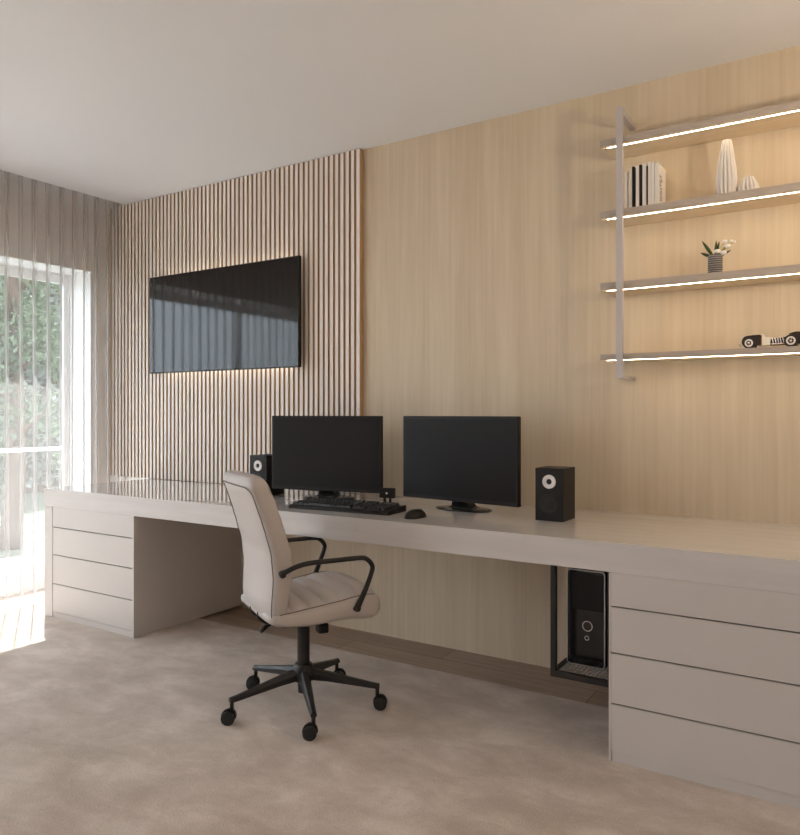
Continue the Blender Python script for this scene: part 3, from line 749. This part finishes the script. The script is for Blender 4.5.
# ------------------------------------------------------------------ potted flowers on the third shelf
pf = empty('potted_flower', (3.850, -0.115, 1.7505)); tag(pf, 'small ribbed grey pot of white flowers on the third shelf', 'potted plant')
for k in range(9):
    pass
pr_ = [(0, 0), (0.025, 0)]
for k in range(9):
    z = 0.002 + k * 0.0088
    pr_ += [(0.0262, z), (0.0285, z + 0.002), (0.0285, z + 0.005), (0.0262, z + 0.0075)]
pr_ += [(0.024, 0.083), (0.021, 0.083), (0.021, 0.070), (0, 0.070)]
pt = MB().lathe(pr_, n=40).build('pot', M['pot_d'], pf, 35)
bn = MB()
for k in range(9): bn.lathe([(0.0279, 0.0045 + k * 0.0088), (0.0292, 0.005 + k * 0.0088), (0.0292, 0.0065 + k * 0.0088), (0.0279, 0.007 + k * 0.0088)], n=40)
bn.build('raised_bands', M['pot_l'], pt, 35)
def leaf(mb, p, d, L, w_, bend=0.2):
    p = Vector(p); d = Vector(d).normalized(); side = d.cross(Vector((0, -1, 0.2))).normalized(); nrm = side.cross(d).normalized(); n = 8; V = []
    for k in range(n + 1):
        t = k / n; c = p + d * L * t + Vector((0, 0, -1)) * bend * L * t * t
        ww = w_ * math.sin(PI * min(1, t * 0.93 + 0.07)) ** 0.8
        V.append([mb.b.verts.new(c - side * ww), mb.b.verts.new(c + nrm * ww * 0.35), mb.b.verts.new(c + side * ww), mb.b.verts.new(c - nrm * 0.0008)])
    for a, b_ in zip(V, V[1:]):
        for i in range(4): mb.b.faces.new((a[i], a[(i + 1) % 4], b_[(i + 1) % 4], b_[i]))
for d, L, w_ in (((-0.58, -0.1, 1), 0.076, 0.006), ((-1.0, -0.3, 0.55), 0.046, 0.006), ((0.05, 0, 1), 0.062, 0.005), ((0.25, -0.2, 1), 0.058, 0.005), ((0.9, 0, 0.45), 0.05, 0.005), ((0.7, 0.3, 1), 0.06, 0.005)):
    m = MB(); leaf(m, (d[0] * 0.008, d[1] * 0.008, 0.072), d, L * 1.18, w_ * 1.15, 0.05); m.build('leaf', M['leaf'], pf, True)
st_ = MB(); fl = [(-0.003 + 0.014, -0.016, 0.093), (0.033, -0.012, 0.086), (0.047, -0.004, 0.112), (0.036, 0.004, 0.133), (0.060, 0.0, 0.131), (0.072, 0.003, 0.128)]
for x, y, z in fl: st_.tube(catmull([(0.004, 0, 0.07), (x * 0.5, y * 0.5, (z + 0.07) / 2 + 0.006), (x, y, z)], 4), 0.0013, 6)
st_.build('stems', M['stem'], pf, True)
for i, (x, y, z) in enumerate(fl):
    m = MB(); r = (0.0125, 0.0125, 0.012, 0.010, 0.008, 0.005)[i]
    for k in range(5):
        a = k * 2 * PI / 5
        m.lathe([(r * 0.62 * math.sin(PI * j / 8), r * 0.9 * (1 - math.cos(PI * j / 8)) / 2 * 1.4) for j in range(9)], (x + math.cos(a) * r * 0.38, y + math.sin(a) * r * 0.38, z - r * 0.6), 12)
    m.build('blossom', M['petal'], pf, True)

# ------------------------------------------------------------------ model car on the lowest shelf
cr = empty('model_car', (3.945, -0.085, 1.4455)); tag(cr, 'dark vintage model racing car with white wheels on the lowest shelf', 'model car')
def side_prism(pts, y0, y1, mb=None):
    m = mb or MB(); m.loft([[(x, y, z) for x, z in pts] for y in (y0, y1)]); return m
body = [(0.008, 0.014), (0.004, 0.03), (0.010, 0.046), (0.020, 0.052), (0.045, 0.054), (0.072, 0.055), (0.075, 0.050), (0.075, 0.014)]
m = side_prism(body, -0.050, 0.0); bmesh.ops.bevel(m.b, geom=list(m.b.edges), offset=0.003, segments=2, affect='EDGES'); m.build('tail_body', M['car_body'], cr, 40)
m = side_prism([(0.074, 0.012), (0.074, 0.040), (0.080, 0.050), (0.088, 0.044), (0.108, 0.042), (0.105, 0.012)], -0.048, -0.002); m.build('cockpit_panel', M['cream'], cr, False)
side_prism([(0.078, 0.046), (0.075, 0.058), (0.079, 0.058), (0.086, 0.046)], -0.044, -0.006).build('windscreen', M['ring'], cr, False)
m = side_prism([(0.104, 0.012), (0.104, 0.036), (0.130, 0.040), (0.19, 0.044), (0.235, 0.044), (0.240, 0.03), (0.235, 0.012)], -0.042, -0.008); m.build('chassis', M['car_body'], cr, False)
m = MB()
for k in range(5): m.tube(catmull([(0.112 + k * 0.009, -0.044, 0.044), (0.114 + k * 0.009, -0.052, 0.036), (0.118 + k * 0.009, -0.052, 0.018)], 4), 0.0022, 8)
m.tube([(0.108, -0.053, 0.016), (0.17, -0.053, 0.016)], 0.003, 8); m.build('exhaust_pipes', M['chrome'], cr, True)
side_prism([(0.168, 0.044), (0.172, 0.054), (0.192, 0.060), (0.225, 0.058), (0.245, 0.050), (0.245, 0.044)], -0.046, -0.004).build('bonnet', M['car_body'], cr, False)
MB().tube([(0.076, -0.051, 0.014), (0.076, -0.051, 0.052)], 0.0016, 6).build('trim_line', M['copper'], cr, True)
MB().tube([(-0.002, -0.045, 0.014), (-0.006, -0.04, 0.020), (-0.006, -0.01, 0.020), (-0.002, -0.004, 0.014)], 0.002, 6).build('bumper', M['chrome'], cr, True)
for x, r in ((0.033, 0.022), (0.178, 0.024)):
    for y in (-0.060, 0.010):
        t = MB().lathe([(r * 0.68, -0.007), (r * 0.9, -0.008), (r, -0.004), (r, 0.004), (r * 0.9, 0.008), (r * 0.6, 0.006), (0.0, 0.005), (0.0, -0.005), (r * 0.6, -0.006)], (x, y, r), 32, 'y').build('tyre', M['rubber'], cr, 40)
        MB().lathe([(r * 0.42, -0.0085), (r * 0.66, -0.0088), (r * 0.70, -0.006), (r * 0.70, 0.006), (r * 0.66, 0.0088), (r * 0.42, 0.0085)], (x, y, r), 32, 'y', closed=True).build('white_wall', M['white_plain'], t, 40)
        h_ = MB()
        for k in range(5):
            a = k * PI / 2.5; h_.tube([(x, y - 0.008, r), (x + r * 0.5 * math.cos(a), y - 0.008, r + r * 0.5 * math.sin(a))], 0.0008, 5)
        h_.lathe([(0, -0.010), (0.004, -0.009), (0.0045, 0), (0, 0.001)], (x, y, r), 14, 'y'); h_.build('hub_spokes', M['chrome'], t, True)
    MB().tube([(x, -0.056, r), (x, 0.006, r)], 0.003, 8).build('axle', M['chrome'], cr, True)
